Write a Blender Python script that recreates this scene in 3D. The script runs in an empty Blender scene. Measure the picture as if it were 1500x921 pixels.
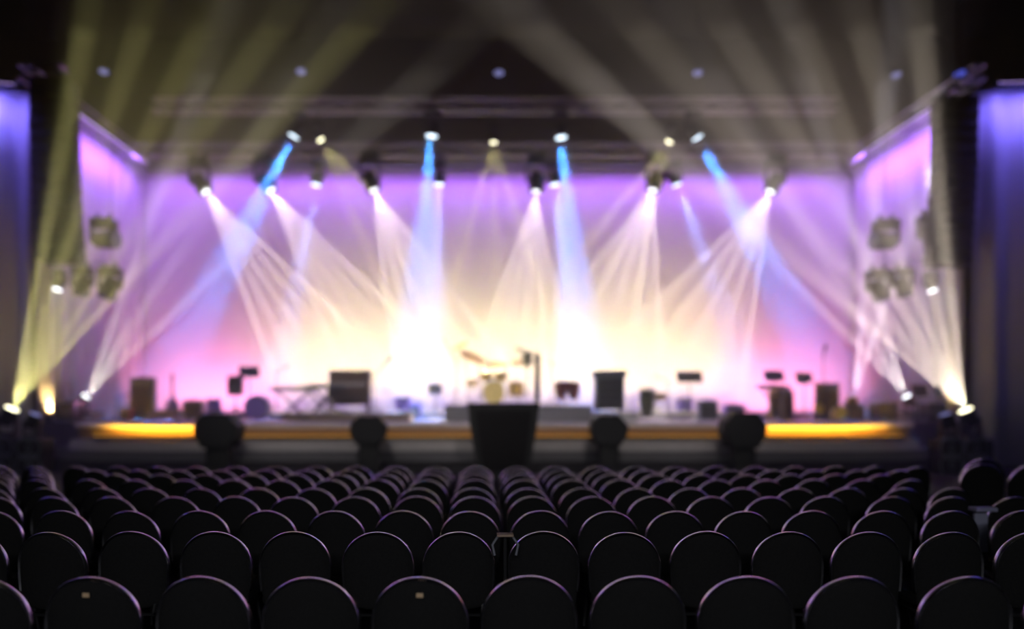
import bpy, bmesh, math, random
from mathutils import Vector, Matrix, Quaternion
random.seed(7)
R = math.radians
PI = math.pi
SC = bpy.context.scene
COL = SC.collection

# ------------------------------------------------------------------ camera frame (metres)
CAM_Z = 1.76
FPX = 1160.0
VX, VY = 706.0, 592.0
def at(px, py, D):
    return Vector(((px - VX) / FPX * D, D, CAM_Z - (py - VY) / FPX * D))
def xat(px, D):
    return (px - VX) / FPX * D
DECK = 1.24

# ------------------------------------------------------------------ materials
def mat(name, col, rough=0.6, metal=0.0, noise=0.0, nscale=30.0, bump=0.0, spec=0.5, coat=0.0, sheen=0.0):
    m = bpy.data.materials.new(name); m.use_nodes = True
    nt = m.node_tree; b = nt.nodes['Principled BSDF']
    b.inputs['Base Color'].default_value = (*col, 1)
    b.inputs['Roughness'].default_value = rough
    b.inputs['Metallic'].default_value = metal
    b.inputs['Specular IOR Level'].default_value = spec
    b.inputs['Coat Weight'].default_value = coat
    b.inputs['Sheen Weight'].default_value = sheen
    if noise or bump:
        tc = nt.nodes.new('ShaderNodeTexCoord'); n = nt.nodes.new('ShaderNodeTexNoise')
        n.inputs['Scale'].default_value = nscale; n.inputs['Detail'].default_value = 4
        nt.links.new(tc.outputs['Object'], n.inputs['Vector'])
        if noise:
            mix = nt.nodes.new('ShaderNodeMix'); mix.data_type = 'RGBA'
            mix.inputs['A'].default_value = (*[c * (1 - noise) for c in col], 1)
            mix.inputs['B'].default_value = (*[min(1, c * (1 + noise)) for c in col], 1)
            nt.links.new(n.outputs['Fac'], mix.inputs['Factor'])
            nt.links.new(mix.outputs['Result'], b.inputs['Base Color'])
        if bump:
            bp = nt.nodes.new('ShaderNodeBump'); bp.inputs['Strength'].default_value = bump
            bp.inputs['Distance'].default_value = 0.01
            nt.links.new(n.outputs['Fac'], bp.inputs['Height']); nt.links.new(bp.outputs['Normal'], b.inputs['Normal'])
    return m
def emit(name, col, strength):
    m = bpy.data.materials.new(name); m.use_nodes = True
    nt = m.node_tree; nt.nodes.clear()
    e = nt.nodes.new('ShaderNodeEmission'); o = nt.nodes.new('ShaderNodeOutputMaterial')
    e.inputs['Color'].default_value = (*col, 1); e.inputs['Strength'].default_value = strength
    nt.links.new(e.outputs[0], o.inputs[0]); return m

M = {
 'chair_shell': mat('black chair shell', (.02, .02, .0205), .9, noise=.2, nscale=60, spec=.05),
 'chair_glint': mat('chair edge glint metal', (.80, .80, .86), .22, metal=1, noise=.1),  # metal added to imitate the stage-light glint on the shell edge
 'chair_seat': mat('black chair fabric', (.012, .012, .013), .9, noise=.3, nscale=200, bump=.2, spec=.1),
 'chair_metal': mat('black chair metal', (.02, .02, .022), .5, spec=.3),
 'floor': mat('dark hall floor', (.02, .019, .022), .8, noise=.3, nscale=3, spec=.15),
 'ceiling': mat('black ceiling', (.012, .012, .013), .95, noise=.3, nscale=2, spec=.1),
 'blackdrape': mat('black wool drape', (.015, .014, .016), .95, noise=.25, nscale=8, spec=.05),
 'cyc': mat('white cyclorama cloth', (.80, .80, .80), .9, noise=.03, nscale=1.5, spec=.05),
 'drape': mat('pale grey pleated drape', (.60, .58, .62), .9, noise=.08, nscale=4, spec=.05),
 'deck': mat('grey stage deck', (.34, .33, .36), .45, noise=.15, nscale=6, spec=.4),
 'lip': mat('pale stage edge trim', (.60, .58, .58), .5, noise=.1, nscale=8),
 'fascia': mat('brown wooden stage fascia', (.30, .17, .075), .6, noise=.12, nscale=6),
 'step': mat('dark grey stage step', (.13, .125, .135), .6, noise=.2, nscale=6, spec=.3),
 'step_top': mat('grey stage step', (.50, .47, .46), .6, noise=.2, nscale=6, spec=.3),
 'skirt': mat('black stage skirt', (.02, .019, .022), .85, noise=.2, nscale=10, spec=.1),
 'black': mat('black painted wood', (.018, .018, .020), .6, noise=.25, nscale=20, spec=.3),
 'blackmetal': mat('black powder coated metal', (.022, .022, .025), .45, spec=.4),
 'grille': mat('black perforated grille', (.03, .03, .033), .6, metal=.3, noise=.4, nscale=300, spec=.3),
 'truss': mat('aluminium truss tube', (.55, .55, .57), .45, metal=.5, noise=.1, nscale=30),
 'chrome': mat('chrome', (.75, .75, .77), .2, metal=1),
 'brass': mat('brass cymbal', (.75, .52, .16), .3, metal=.9, noise=.1, nscale=40),
 'gold': mat('gold lacquered shell', (.75, .50, .12), .35, noise=.15, nscale=10),
 'skin': mat('cream drum skin', (.80, .76, .66), .6, noise=.05, nscale=20),
 'goldskin': mat('pale gold drum skin', (.80, .66, .30), .5, noise=.05, nscale=20),
 'wood': mat('brown stained wood', (.14, .08, .045), .5, noise=.35, nscale=9),
 'tanwood': mat('tan plywood riser', (.42, .30, .22), .6, noise=.2, nscale=7),
 'redwood': mat('dark red lacquer', (.22, .035, .04), .35, noise=.2, nscale=12),
 'olive': mat('olive tolex', (.12, .13, .075), .8, noise=.25, nscale=60, bump=.3),
 'green': mat('grey green tolex', (.10, .16, .12), .8, noise=.25, nscale=60, bump=.3),
 'navy': mat('dark navy plastic', (.05, .06, .12), .5, noise=.15, nscale=20),
 'teal': mat('pale teal plastic', (.28, .40, .46), .5, noise=.1, nscale=15),
 'violet': mat('violet drum lacquer', (.32, .20, .75), .4, noise=.15, nscale=10),
 'whitekey': mat('white keys', (.8, .8, .78), .4, noise=.02),
 'yellow': mat('yellow lacquer', (.80, .62, .06), .4, noise=.1, nscale=10),
 'white': mat('white paint', (.75, .75, .75), .5, noise=.05, nscale=15),
 'slate': mat('slate grey plastic', (.16, .17, .21), .55, noise=.2, nscale=15),
 'paleblue': mat('pale blue grey board', (.35, .36, .50), .7, noise=.1, nscale=12),
 'tan': mat('tan card', (.40, .29, .21), .8, noise=.1, nscale=30),
 'tanplate': mat('glossy tan plate', (.7, .5, .3), .4, noise=.1),
 'red': mat('red lacquer', (.5, .05, .04), .4, noise=.1, nscale=12),
 'lens_white': emit('white lamp lens', (.92, .95, 1.0), 5),
 'lens_blue': emit('blue white lamp lens', (.70, .85, 1.0), 4.5),
 'lens_warm': emit('warm lamp lens', (1.0, .93, .62), 5),
 'lens_dim': emit('dim violet lamp lens', (.22, .22, .50), 1.0),
 'lens_deep': emit('deep blue lamp lens', (.10, .12, .75), .9),
 'lens_pink': emit('dim pink lamp lens', (.45, .18, .50), .35),
 'darkolive': mat('dark olive metal', (.045, .047, .032), .6, noise=.2, nscale=20),
 'led_amber': emit('amber LED strip', (1.0, .42, .005), 1.0),
 'led_violet': emit('violet LED strip', (.62, .42, 1.0), 1.6),
 'led_warm': emit('warm LED strip', (1.0, .85, .55), 5),
}

# ------------------------------------------------------------------ mesh builder
def align(d):
    return Vector((0, 0, 1)).rotation_difference(Vector(d).normalized()).to_matrix()
class B:
    """Collects shapes given in the thing's own coordinates and links them as ONE mesh object."""
    def __init__(s): s.bm = bmesh.new()
    def box(s, c, d, rot=None, bev=0.0, taper=None):
        g = bmesh.ops.create_cube(s.bm, size=1.0)['verts']
        for v in g:
            t = (taper if (taper is not None and v.co.z < 0) else 1.0)
            v.co = Vector((v.co.x * d[0] * t, v.co.y * d[1] * t, v.co.z * d[2]))
        if bev:
            es = list({e for v in g for e in v.link_edges})
            r = bmesh.ops.bevel(s.bm, geom=es, offset=bev, segments=2, affect='EDGES', profile=.6)
            g = list({v for f in r['faces'] for v in f.verts} | {v for v in g if v.is_valid})
            # bevel may leave inner verts unlisted: gather the whole island
            seen = set(g); st = list(g)
            while st:
                v = st.pop()
                for e in v.link_edges:
                    o = e.other_vert(v)
                    if o not in seen: seen.add(o); st.append(o)
            g = list(seen)
        m = rot.to_3x3() if rot is not None else Matrix.Identity(3)
        for v in g: v.co = m @ v.co + Vector(c)
        return s
    def cyl(s, a, b, r, r2=None, n=12, caps=True):
        a, b = Vector(a), Vector(b); r2 = r if r2 is None else r2
        m = align(b - a); ra, rb = [], []
        for i in range(n):
            t = 2 * PI * i / n; u = Vector((math.cos(t), math.sin(t), 0))
            ra.append(s.bm.verts.new(a + m @ (u * r))); rb.append(s.bm.verts.new(b + m @ (u * r2)))
        for i in range(n):
            j = (i + 1) % n; s.bm.faces.new((ra[i], ra[j], rb[j], rb[i]))
        if caps: s.bm.faces.new(ra[::-1]); s.bm.faces.new(rb)
        return s
    def tube(s, pts, r, n=8, closed=False):
        pts = [Vector(p) for p in pts]; rings = []
        N = len(pts)
        for i, p in enumerate(pts):
            if closed: d = pts[(i + 1) % N] - pts[i - 1]
            else: d = pts[min(i + 1, N - 1)] - pts[max(i - 1, 0)]
            m = align(d) if i == 0 else (lastd.rotation_difference(d.normalized()).to_matrix() @ m)
            lastd = d.normalized()
            rings.append([s.bm.verts.new(p + m @ Vector((math.cos(2 * PI * k / n) * r, math.sin(2 * PI * k / n) * r, 0))) for k in range(n)])
        for i in range(N if closed else N - 1):
            A, Bq = rings[i], rings[(i + 1) % N]
            off = 0
            if closed and i == N - 1:
                off = min(range(n), key=lambda o: (A[0].co - Bq[o].co).length)
            for k in range(n):
                s.bm.faces.new((A[k], A[(k + 1) % n], Bq[(k + 1 + off) % n], Bq[(k + off) % n]))
        if not closed: s.bm.faces.new(rings[0][::-1]); s.bm.faces.new(rings[-1])
        return s
    def lathe(s, prof, c=(0, 0, 0), axis=(0, 0, 1), n=24):
        m = align(axis); c = Vector(c); rings = []
        for r, z in prof:
            if r < 1e-5: rings.append([s.bm.verts.new(c + m @ Vector((0, 0, z)))])
            else: rings.append([s.bm.verts.new(c + m @ Vector((math.cos(2 * PI * k / n) * r, math.sin(2 * PI * k / n) * r, z))) for k in range(n)])
        for A, Q in zip(rings, rings[1:]):
            for k in range(n):
                j = (k + 1) % n
                if len(A) == 1 and len(Q) == 1: break
                if len(A) == 1: s.bm.faces.new((A[0], Q[j], Q[k]))
                elif len(Q) == 1: s.bm.faces.new((A[k], A[j], Q[0]))
                else: s.bm.faces.new((A[k], A[j], Q[j], Q[k]))
        return s
    def prism(s, outline, y0, y1):
        """outline in x,z ; extruded along y"""
        a = [s.bm.verts.new((x, y0, z)) for x, z in outline]; b = [s.bm.verts.new((x, y1, z)) for x, z in outline]
        s.bm.faces.new(a); s.bm.faces.new(b[::-1])
        for i in range(len(a)):
            j = (i + 1) % len(a); s.bm.faces.new((a[j], a[i], b[i], b[j]))
        return s
    def build(s, name, material, parent=None, smooth=True, loc=None):
        bmesh.ops.recalc_face_normals(s.bm, faces=s.bm.faces[:])
        me = bpy.data.meshes.new(name); s.bm.to_mesh(me); s.bm.free()
        me.materials.append(material)
        if smooth:
            me.polygons.foreach_set('use_smooth', [True] * len(me.polygons))
            me.set_sharp_from_angle(angle=R(38))
        o = bpy.data.objects.new(name, me); COL.objects.link(o)
        if parent: o.parent = parent
        if loc is not None: o.location = loc
        return o
def tag(o, label, cat, group=None, kind=None):
    o['label'] = label; o['category'] = cat
    if group: o['group'] = group
    if kind: o['kind'] = kind
    return o
def thing(name, label, cat, loc, rz=0.0, group=None):
    o = bpy.data.objects.new(name, None); COL.objects.link(o)
    o.location = loc; o.rotation_euler = (0, 0, rz); o.empty_display_size = .1
    return tag(o, label, cat, group)
def struct(o, label, cat):
    tag(o, label, cat, kind='structure'); return o
def copy_tree(o, parent=None):
    c = o.copy(); COL.objects.link(c)
    if parent: c.parent = parent
    for ch in list(o.children): copy_tree(ch, c)
    return c
ORD = ['first','second','third','fourth','fifth','sixth','seventh','eighth','ninth','tenth','eleventh','twelfth','thirteenth','fourteenth','fifteenth','sixteenth','seventeenth','eighteenth','nineteenth','twentieth','twenty-first','twenty-second','twenty-third','twenty-fourth','twenty-fifth']

# ------------------------------------------------------------------ the setting
X0, X1 = -12.65, 13.75            # inner faces of the side drapes
BACK = 29.3                        # cyclorama plane
TOP = 10.35                        # top of the drapes
struct(B().box((0, 12, -.1), (60, 44, .2)).build('floor', M['floor'], smooth=False), 'dark floor of the hall under the rows of chairs', 'floor')
struct(B().box((0, 16, 16.1), (60, 36, .2)).build('ceiling', M['ceiling'], smooth=False), 'black ceiling high above the stage', 'ceiling')
struct(B().box((.5, 31.0, 8.0), (60, .3, 16.0)).build('wall_back', M['blackdrape'], smooth=False), 'black wall behind and above the lit stage backdrop', 'wall')
# stage platform with a full width flight of steps in front
def stage_outline(front, bulge):
    pts = []
    xa, xb = xat(78, 21), xat(1372, 21)
    n = 40
    for i in range(n + 1):
        t = i / n; x = xa + (xb - xa) * t
        e = max(0, 1 - min(t, 1 - t) / .12)
        pts.append((x, front + bulge * e * e))
    return pts
def slab(front_pts, yback, z0, z1):
    b = B(); bm = b.bm
    top = [bm.verts.new((x, y, z1)) for x, y in front_pts] + [bm.verts.new((front_pts[-1][0], yback, z1)), bm.verts.new((front_pts[0][0], yback, z1))]
    bot = [bm.verts.new((v.co.x, v.co.y, z0)) for v in top]
    bm.faces.new(top); bm.faces.new(bot[::-1])
    n = len(top)
    for i in range(n):
        j = (i + 1) % n; bm.faces.new((top[i], bot[i], bot[j], top[j]))
    return b
FRONT = 21.0
so = stage_outline(FRONT, 1.2)
# deck board with fascia below
struct(slab(so, 30.8, DECK - .06, DECK).build('stage_deck', M['deck']), 'grey stage deck carrying the band gear', 'stage')
fo = [(x * .997, y + .06) for x, y in so]
struct(slab(fo, 30.8, 0.0, DECK - .06).build('stage_fascia', M['fascia']), 'stage front face glowing amber towards both ends', 'stage front')
lip = B(); lip.tube([(x, y - .02, DECK - .06) for x, y in so], .06, n=8)
struct(lip.build('trim_1', M['lip']), 'pale edge trim along the front of the stage deck', 'trim')
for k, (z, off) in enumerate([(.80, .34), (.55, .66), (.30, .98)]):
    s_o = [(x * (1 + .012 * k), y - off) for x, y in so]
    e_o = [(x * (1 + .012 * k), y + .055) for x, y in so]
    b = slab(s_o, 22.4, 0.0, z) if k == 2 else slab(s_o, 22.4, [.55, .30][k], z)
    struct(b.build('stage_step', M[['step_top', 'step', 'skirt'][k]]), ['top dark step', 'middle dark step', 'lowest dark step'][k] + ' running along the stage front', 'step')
# pleated drapes
def drape(name, p0, p1, z0, z1, pleat, depth, label, m, seg=8, cat='curtain'):
    p0, p1 = Vector((*p0, 0)), Vector((*p1, 0)); L = (p1 - p0).length
    n = max(2, int(L / pleat)) * seg
    d = (p1 - p0).normalized(); nn = Vector((-d.y, d.x, 0))
    root = thing(name, label, cat, (p0.x, p0.y, z0))
    b = B(); bm = b.bm; rows = []
    NZ = 7
    for j in range(NZ):
        t = j / (NZ - 1); row = []
        for i in range(n + 1):
            s_ = L * i / n
            ph = 2 * PI * s_ / pleat + 1.1 * math.sin(s_ * 1.7)
            w = depth * (.55 + .45 * math.sin(s_ * .9 + 2)) * math.sin(ph) * (1 - .35 * t)
            p = d * s_ + nn * w
            row.append(bm.verts.new((p.x, p.y, (z1 - z0) * t)))
        rows.append(row)
    for j in range(NZ - 1):
        for i in range(n):
            bm.faces.new((rows[j][i], rows[j][i + 1], rows[j + 1][i + 1], rows[j + 1][i]))
    o = b.build('cloth', m, root)
    sol = o.modifiers.new('thickness', 'SOLIDIFY'); sol.thickness = .012
    B().tube([(0, 0, z1 - z0 + .05), (d.x * L, d.y * L, z1 - z0 + .05)], .03).build('hanging_pipe', M['truss'], root)
    return root
drape('side_curtain', (X0, 22.6), (X0, BACK), DECK, TOP, .75, .16, 'pale pleated side curtain on the left of the stage', M['drape'])
drape('side_curtain', (X1, 22.6), (X1, BACK), DECK, TOP, .75, .16, 'pale pleated side curtain on the right of the stage', M['drape'])
drape('wing_curtain', (-19.5, 20.3), (X0 - .08, 22.4), 0.0, 10.45, .9, .14, 'grey blue lit wing curtain outside the left hanging speaker column', M['drape'])
drape('wing_curtain', (X1 + .08, 22.3), (21.5, 21.6), 0.0, 10.45, .9, .14, 'grey blue lit wing curtain outside the right hanging speaker column', M['drape'])
# backdrop
bd = thing('backdrop', 'tall pale cloth backdrop washed violet above and warm white below', 'backdrop', (.55, BACK + .12, DECK))
bb = B(); bm = bb.bm
nx, nz = 60, 16; W = X1 - X0 + .5; H = TOP - DECK
g = [[bm.verts.new((-W / 2 + W * i / nx, .012 * math.sin(i * 1.3) * (1 - j / nz), H * j / nz)) for i in range(nx + 1)] for j in range(nz + 1)]
for j in range(nz):
    for i in range(nx): bm.faces.new((g[j][i], g[j][i + 1], g[j + 1][i + 1], g[j + 1][i]))
o = bb.build('cloth', M['cyc'], bd); sm = o.modifiers.new('t', 'SOLIDIFY'); sm.thickness = .01
B().tube([(-W / 2, 0, H + .05), (W / 2, 0, H + .05)], .04).build('hanging_pipe', M['truss'], bd)
# ------------------------------------------------------------------ trusses
def truss(label, a, b, size=.4, bay=.5, group=None, name='lighting_truss'):
    a, b = Vector(a), Vector(b); d = (b - a); L = d.length; d.normalize()
    side = Vector((-d.y, d.x, 0)); up = Vector((0, 0, 1)); h = size / 2
    root = thing(name, label, 'truss', a, 0, group)
    offs = [side * sx * h + up * sz * h for sx, sz in ((-1, -1), (1, -1), (1, 1), (-1, 1))]
    for o_ in offs:
        B().cyl(o_, d * L + o_, .028, n=8).build('chord', M['truss'], root)
    n = int(L / bay)
    lace = B()
    for k in range(4):
        A, C = offs[k], offs[(k + 1) % 4]
        for i in range(n):
            s0, s1 = L * i / n, L * (i + 1) / n
            p, q = (A, C) if i % 2 == 0 else (C, A)
            lace.cyl(p + d * s0, q + d * s1, .012, n=5, caps=False)
            if k % 2 == 0: lace.cyl(A + d * s0, C + d * s0, .012, n=5, caps=False)
    lace.build('lacing', M['truss'], root)
    hb = B()
    for t in (.06, .35, .65, .94):
        p = d * L * t
        hb.cyl(p + up * h, p + up * (16 - a.z), .012, n=5)
    hb.build('hanging_cable', M['blackmetal'], root)
    return root
T1Y, T1Z = 26.0, 11.55
T2Y, T2Z = 27.4, 10.42
truss('upper silvery truss spanning the dark space above the backdrop', (xat(225, T1Y), T1Y, T1Z), (xat(1225, T1Y), T1Y, T1Z), .40)
truss('lower truss running just above the backdrop top edge', (X0 + .5, T2Y, T2Z + .1), (X1 - .5, T2Y, T2Z + .1), .42)
truss('truss above the left side curtain, running front to back', (X0 + .15, 21.6, 10.85), (X0 + .15, 29.0, 10.85), .36)
truss('truss above the right side curtain, running front to back', (X1 - .15, 21.6, 10.85), (X1 - .15, 29.0, 10.85), .36)

# ------------------------------------------------------------------ lights
def spot(parent, loc, d, power, col, ang, blend=.35, size=.04, nodes=None):
    l = bpy.data.lights.new('beam', 'SPOT'); l.energy = power; l.color = col
    l.spot_size = R(ang); l.spot_blend = blend; l.shadow_soft_size = size
    o = bpy.data.objects.new('beam', l); COL.objects.link(o); o.parent = parent; o.location = loc
    o.rotation_euler = Vector(d).to_track_quat('-Z', 'Y').to_euler()
    return o
def area(parent, loc, d, sx, sy, power, col, spread=180):
    l = bpy.data.lights.new('wash', 'AREA'); l.shape = 'RECTANGLE'; l.size = sx; l.size_y = sy
    l.energy = power; l.color = col; l.spread = R(spread)
    o = bpy.data.objects.new('wash', l); COL.objects.link(o); o.parent = parent; o.location = loc
    o.rotation_euler = Vector(d).to_track_quat('-Z', 'Y').to_euler()
    return o
def gobo_fan(l, nr, col):
    """several flat rays out of one lamp: a slotted gobo wheel in front of its bulb (stripes across the cone)"""
    l.use_nodes = True; nt = l.node_tree; em = nt.nodes['Emission']
    tc = nt.nodes.new('ShaderNodeTexCoord'); sx = nt.nodes.new('ShaderNodeSeparateXYZ')
    dv = nt.nodes.new('ShaderNodeMath'); dv.operation = 'DIVIDE'
    mu = nt.nodes.new('ShaderNodeMath'); mu.operation = 'MULTIPLY'
    sn = nt.nodes.new('ShaderNodeMath'); sn.operation = 'COSINE'
    pw = nt.nodes.new('ShaderNodeMapRange'); pw.inputs['From Min'].default_value = .1; pw.inputs['From Max'].default_value = .9
    pw.inputs['To Min'].default_value = .12; pw.inputs['To Max'].default_value = 1.9
    nt.links.new(tc.outputs['Normal'], sx.inputs[0])
    nt.links.new(sx.outputs['X'], dv.inputs[0]); nt.links.new(sx.outputs['Z'], dv.inputs[1])
    mu.inputs[1].default_value = 2 * PI * nr / (2 * math.tan(l.spot_size / 2)) 
    nt.links.new(dv.outputs[0], mu.inputs[0]); nt.links.new(mu.outputs[0], sn.inputs[0])
    nt.links.new(sn.outputs[0], pw.inputs['Value']); nt.links.new(pw.outputs[0], em.inputs['Strength'])

def moving_head(label, loc, d, m_lens, s=1.0, hang=True, group=None, name='moving_spotlight', body='blackmetal', rod=0.0, lr=.93, yl=.42):
    """loc = centre of the lens, d = aim"""
    d = Vector(d).normalized(); loc = Vector(loc)
    L = .42 * s; r = .17 * s
    pivot = loc - d * (L * .62)
    sg = 1 if hang else -1
    basez = sg * yl * s
    root = thing(name, label, 'stage light', pivot, 0, group)
    mb = M[body]
    B().lathe([(0, -L * .40), (r * .72, -L * .40), (r * .9, -L * .30), (r * .95, 0), (r * 1.02, L * .3), (r * 1.02, L * .60), (r * .9, L * .60), (0, L * .59)], axis=d, n=20).build('lamp_head', mb, root)
    B().lathe([(0, L * .585), (r * lr, L * .585), (r * lr, L * .61), (r * lr * .6, L * .63), (0, L * .64)], axis=d, n=20).build('lens', M[m_lens], root)
    yk = B()
    for sx in (-1, 1):
        yk.box((sx * r * 1.28, 0, basez * .42), (.05 * s, .13 * s, abs(basez) * .95), bev=.012 * s)
        yk.cyl((sx * r * .9, 0, 0), (sx * r * 1.36, 0, 0), .06 * s)
    yk.box((0, 0, basez * .88), (r * 2.7, .15 * s, .06 * s), bev=.012 * s)
    yk.build('yoke', mb, root)
    B().box((0, 0, basez * 1.12), (.40 * s, .34 * s, .16 * s), bev=.025 * s).build('base', mb, root)
    if hang:
        cl = B()
        z = basez * 1.12 + .08 * s
        for sx in (-.12, .12):
            cl.box((sx * s, 0, z + .05 * s), (.05 * s, .06 * s, .12 * s), bev=.01 * s)
        cl.box((0, 0, z + .02 * s), (.26 * s, .04 * s, .03 * s))
        if rod: cl.cyl((0, 0, z), (0, 0, z + rod), .022, n=8)
        cl.build('hanging_clamp', mb, root)
    return root, loc - pivot + d * .03

HAZE_K = 1.0
WH = (1.0, .90, .80)
# --- front truss moving heads with white fans
fans = [(302, 281, (360, 430), (462, 430), 'first from the left'), (397, 279, (460, 440), (565, 440), 'second from the left'),
        (548, 279, (566, 430), (664, 430), 'third from the left'), (785, 281, (732, 430), (812, 430), 'fourth from the left'),
        (956, 279, (838, 430), (962, 430), 'fifth from the left'), (1128, 281, (980, 425), (1104, 430), 'at the right end')]
FD = 26.6
def fan_dir(px, py, a, b, D, dy):
    p = at(px, py, D); qa = at(a[0], a[1], D); qb = at(b[0], b[1], D)
    va, vb = (qa - p).normalized(), (qb - p).normalized()
    ang = math.degrees(va.angle(vb)); d = (va + vb).normalized(); d.y = dy
    return p, d.normalized(), ang
def ray_fan(root, ll, d, ang, nr, power, col, ra=3.0, dy=0.0):
    """the lamp's prism splits its light into narrow rays spread across the fan (in the plane facing the hall)"""
    ax = Vector((0, -1, 0))
    for k in range(nr):
        t = (k / (nr - 1) - .5) if nr > 1 else 0
        dd = Matrix.Rotation(R(ang) * t, 3, ax) @ d
        e = 1.25 if k in (0, nr - 1) else .85
        spot(root, ll + dd * .02, dd, power * e, col, ra, .6, .02)
for k, (px, py, a, b, pos) in enumerate(fans):
    p, d, ang = fan_dir(px, py, a, b, FD, -.05)
    root, ll = moving_head('dark moving light with pale fan of rays hung below lower truss, ' + pos, p, d, 'lens_white', 1.5, True, 'moving lights with pale fans under the lower truss', lr=.5)
    ray_fan(root, ll, d, ang, 5, 210000, (1.0, .87, .78), 2.4)
    spot(root, ll, d, 4000, (1.0, .86, .80), ang + 4, .5, .03)
# --- upper blue lamps
for px, py, q, pos in [(430, 200, (398, 262), 'leftmost'), (632, 200, (627, 262), 'second from left'), (822, 202, (828, 262), 'second from right'), (1022, 202, (1052, 258), 'rightmost')]:
    p = at(px, py, 26.0); t = at(q[0], q[1], 26.0); d = (t - p).normalized(); d.y = -.02
    root, ll = moving_head('bright lamp with a short deep blue beam under the upper truss, ' + pos, p, d, 'lens_blue', 1.15, True, 'blue beam lamps under the upper truss', rod=.3)
    spot(root, ll, d, 70000, (.05, .28, 1.0), 15, .4, .1)
# --- lower pale blue lamps
for px, py, q, pos, pw in [(463, 271, (452, 335), 'left end', 60000), (643, 271, (640, 400), 'second from left', 90000), (813, 271, (826, 395), 'second from right', 90000), (992, 271, (1020, 350), 'right end', 60000)]:
    p = at(px, py, 27.0); t = at(q[0], q[1], 27.0); d = (t - p).normalized(); d.y = -.06
    root, ll = moving_head('white lens lamp with periwinkle blue beam at backdrop top, ' + pos, p, d, 'lens_blue', 1.05, True, 'periwinkle beam lamps at the backdrop top')
    spot(root, ll, d, pw * .5, (.27, .38, 1.0), 13, .5, .1)
# --- thin yellow rays
for px, py, a, b, pos in [(470, 205, (500, 275), (533, 270), 'left'), (723, 209, (708, 262), (740, 262), 'centre'), (980, 208, (918, 285), (962, 285), 'right')]:
    p, d, ang = fan_dir(px, py, a, b, 25.6, -.06)
    root, ll = moving_head('small lamp with thin yellow rays hanging high, ' + pos + ' one of three', p, d, 'lens_warm', .7, True, 'small yellow ray lamps hung high', rod=.6)
    ray_fan(root, ll, d, ang, 3, 45000, (1.0, .86, .30), 4.0)
# --- floor lights at the sides
def floor_fan(label, px, py, D, a, b, nr, power, col, ra, s=1.0, dy=-.05, lens='lens_warm', base=None):
    p, d, ang = fan_dir(px, py, a, b, D, dy)
    root, ll = moving_head(label, p, d, lens, s, False, 'floor lights at the stage sides')
    ray_fan(root, ll, d, ang, nr, power, col, ra)
    spot(root, ll, d, power * .09, col, ang + 5, .5, .03)
    return root
floor_fan('floor light at far left shooting a yellow fan upward', 18, 598, 20.9, (62, 380), (165, 440), 5, 38000, (1.0, .92, .32), 4.4, 1.1, dy=-.02)
floor_fan('floor light at far right shooting a broad warm fan inward', 1414, 600, 20.9, (1180, 400), (1385, 380), 6, 46000, (1.0, .84, .66), 5.0, 1.1, dy=-.02)
floor_fan('low floor light right of stage with pale fan leaning left', 1328, 580, 24.0, (1225, 480), (1290, 470), 3, 40000, (1.0, .88, .85), 5.0, .8, lens='lens_white')
floor_fan('floor light beside yellow drum sending up a narrow pale ray', 1250, 580, 24.5, (1262, 440), (1290, 460), 2, 40000, (.95, .88, 1.0), 5.0, .8, lens='lens_white')
floor_fan('low floor light left of stage with fan leaning right', 126, 580, 24.0, (165, 480), (225, 490), 3, 30000, (1.0, .90, .75), 5.0, .8, lens='lens_white')
# audience beams rising to the ceiling from the wings
for sgn, px, tg in ((1, 52, [(170, 0), (330, 0), (400, -40), (560, -60)]), (-1, 1384, [(1340, 0), (1180, 0), (1090, -30), (930, -60)])):
    p = at(px, 606, 20.3)
    side = 'left' if sgn > 0 else 'right'
    d0 = (at(*tg[1], 20.3) - p).normalized(); d0.y = -.02
    root, ll = moving_head('dark floor light in the ' + side + ' wing throwing dim olive rays to ceiling', p, d0, 'lens_dim', .9, False, 'wing floor lights')
    for t in tg:
        d = (at(*t, 20.3) - p).normalized(); d.y = -.02
        spot(root, ll, d, 800, (1.0, .88, .62), 7, .9, .05)
# --- LED battens round the drapes and at the foot of the backdrop
def batten(label, a, b, aim, m_led, power, col, w=.16, spread=150, name='led_batten', grp=None, segs=1):
    a, b = Vector(a), Vector(b); d = (b - a); L = d.length; d.normalize(); aim = Vector(aim).normalized()
    root = thing(name, label, 'light strip', (a + b) / 2, 0, grp)
    q = Matrix((d, aim.cross(d).normalized(), aim)).transposed() if True else None
    B().box((0, 0, 0), (L, w, .10), rot=q, bev=.02).build('housing', M['blackmetal'], root)
    B().box(aim * .055, (L * .985, w * .7, .02), rot=q).build('diffuser', M[m_led], root)
    if power:
        l = bpy.data.lights.new('wash', 'AREA'); l.shape = 'RECTANGLE'; l.size = L; l.size_y = w; l.energy = power; l.color = col; l.spread = R(spread)
        o = bpy.data.objects.new('wash', l); COL.objects.link(o); o.parent = root; o.location = aim * .08
        q2 = Matrix((d, (-aim).cross(d).normalized(), -aim)).transposed()
        o.rotation_euler = q2.to_euler()
    return root
PUR = (.43, .12, 1.0)
batten('long violet light strip washing down the top of the backdrop', (X0 + .6, 28.55, TOP + .05), (X1 - .6, 28.55, TOP + .05), (0, .35, -1), 'led_violet', 520, PUR)
batten('violet light strip along the top of the left side curtain', (X0 + .75, 22.8, TOP + .05), (X0 + .75, 28.2, TOP + .05), (-.4, 0, -1), 'led_violet', 240, (.38, .12, 1.0))
batten('violet light strip along the top of the right side curtain', (X1 - .75, 22.8, TOP + .05), (X1 - .75, 28.2, TOP + .05), (.4, 0, -1), 'led_violet', 240, (.38, .12, 1.0))
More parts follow.
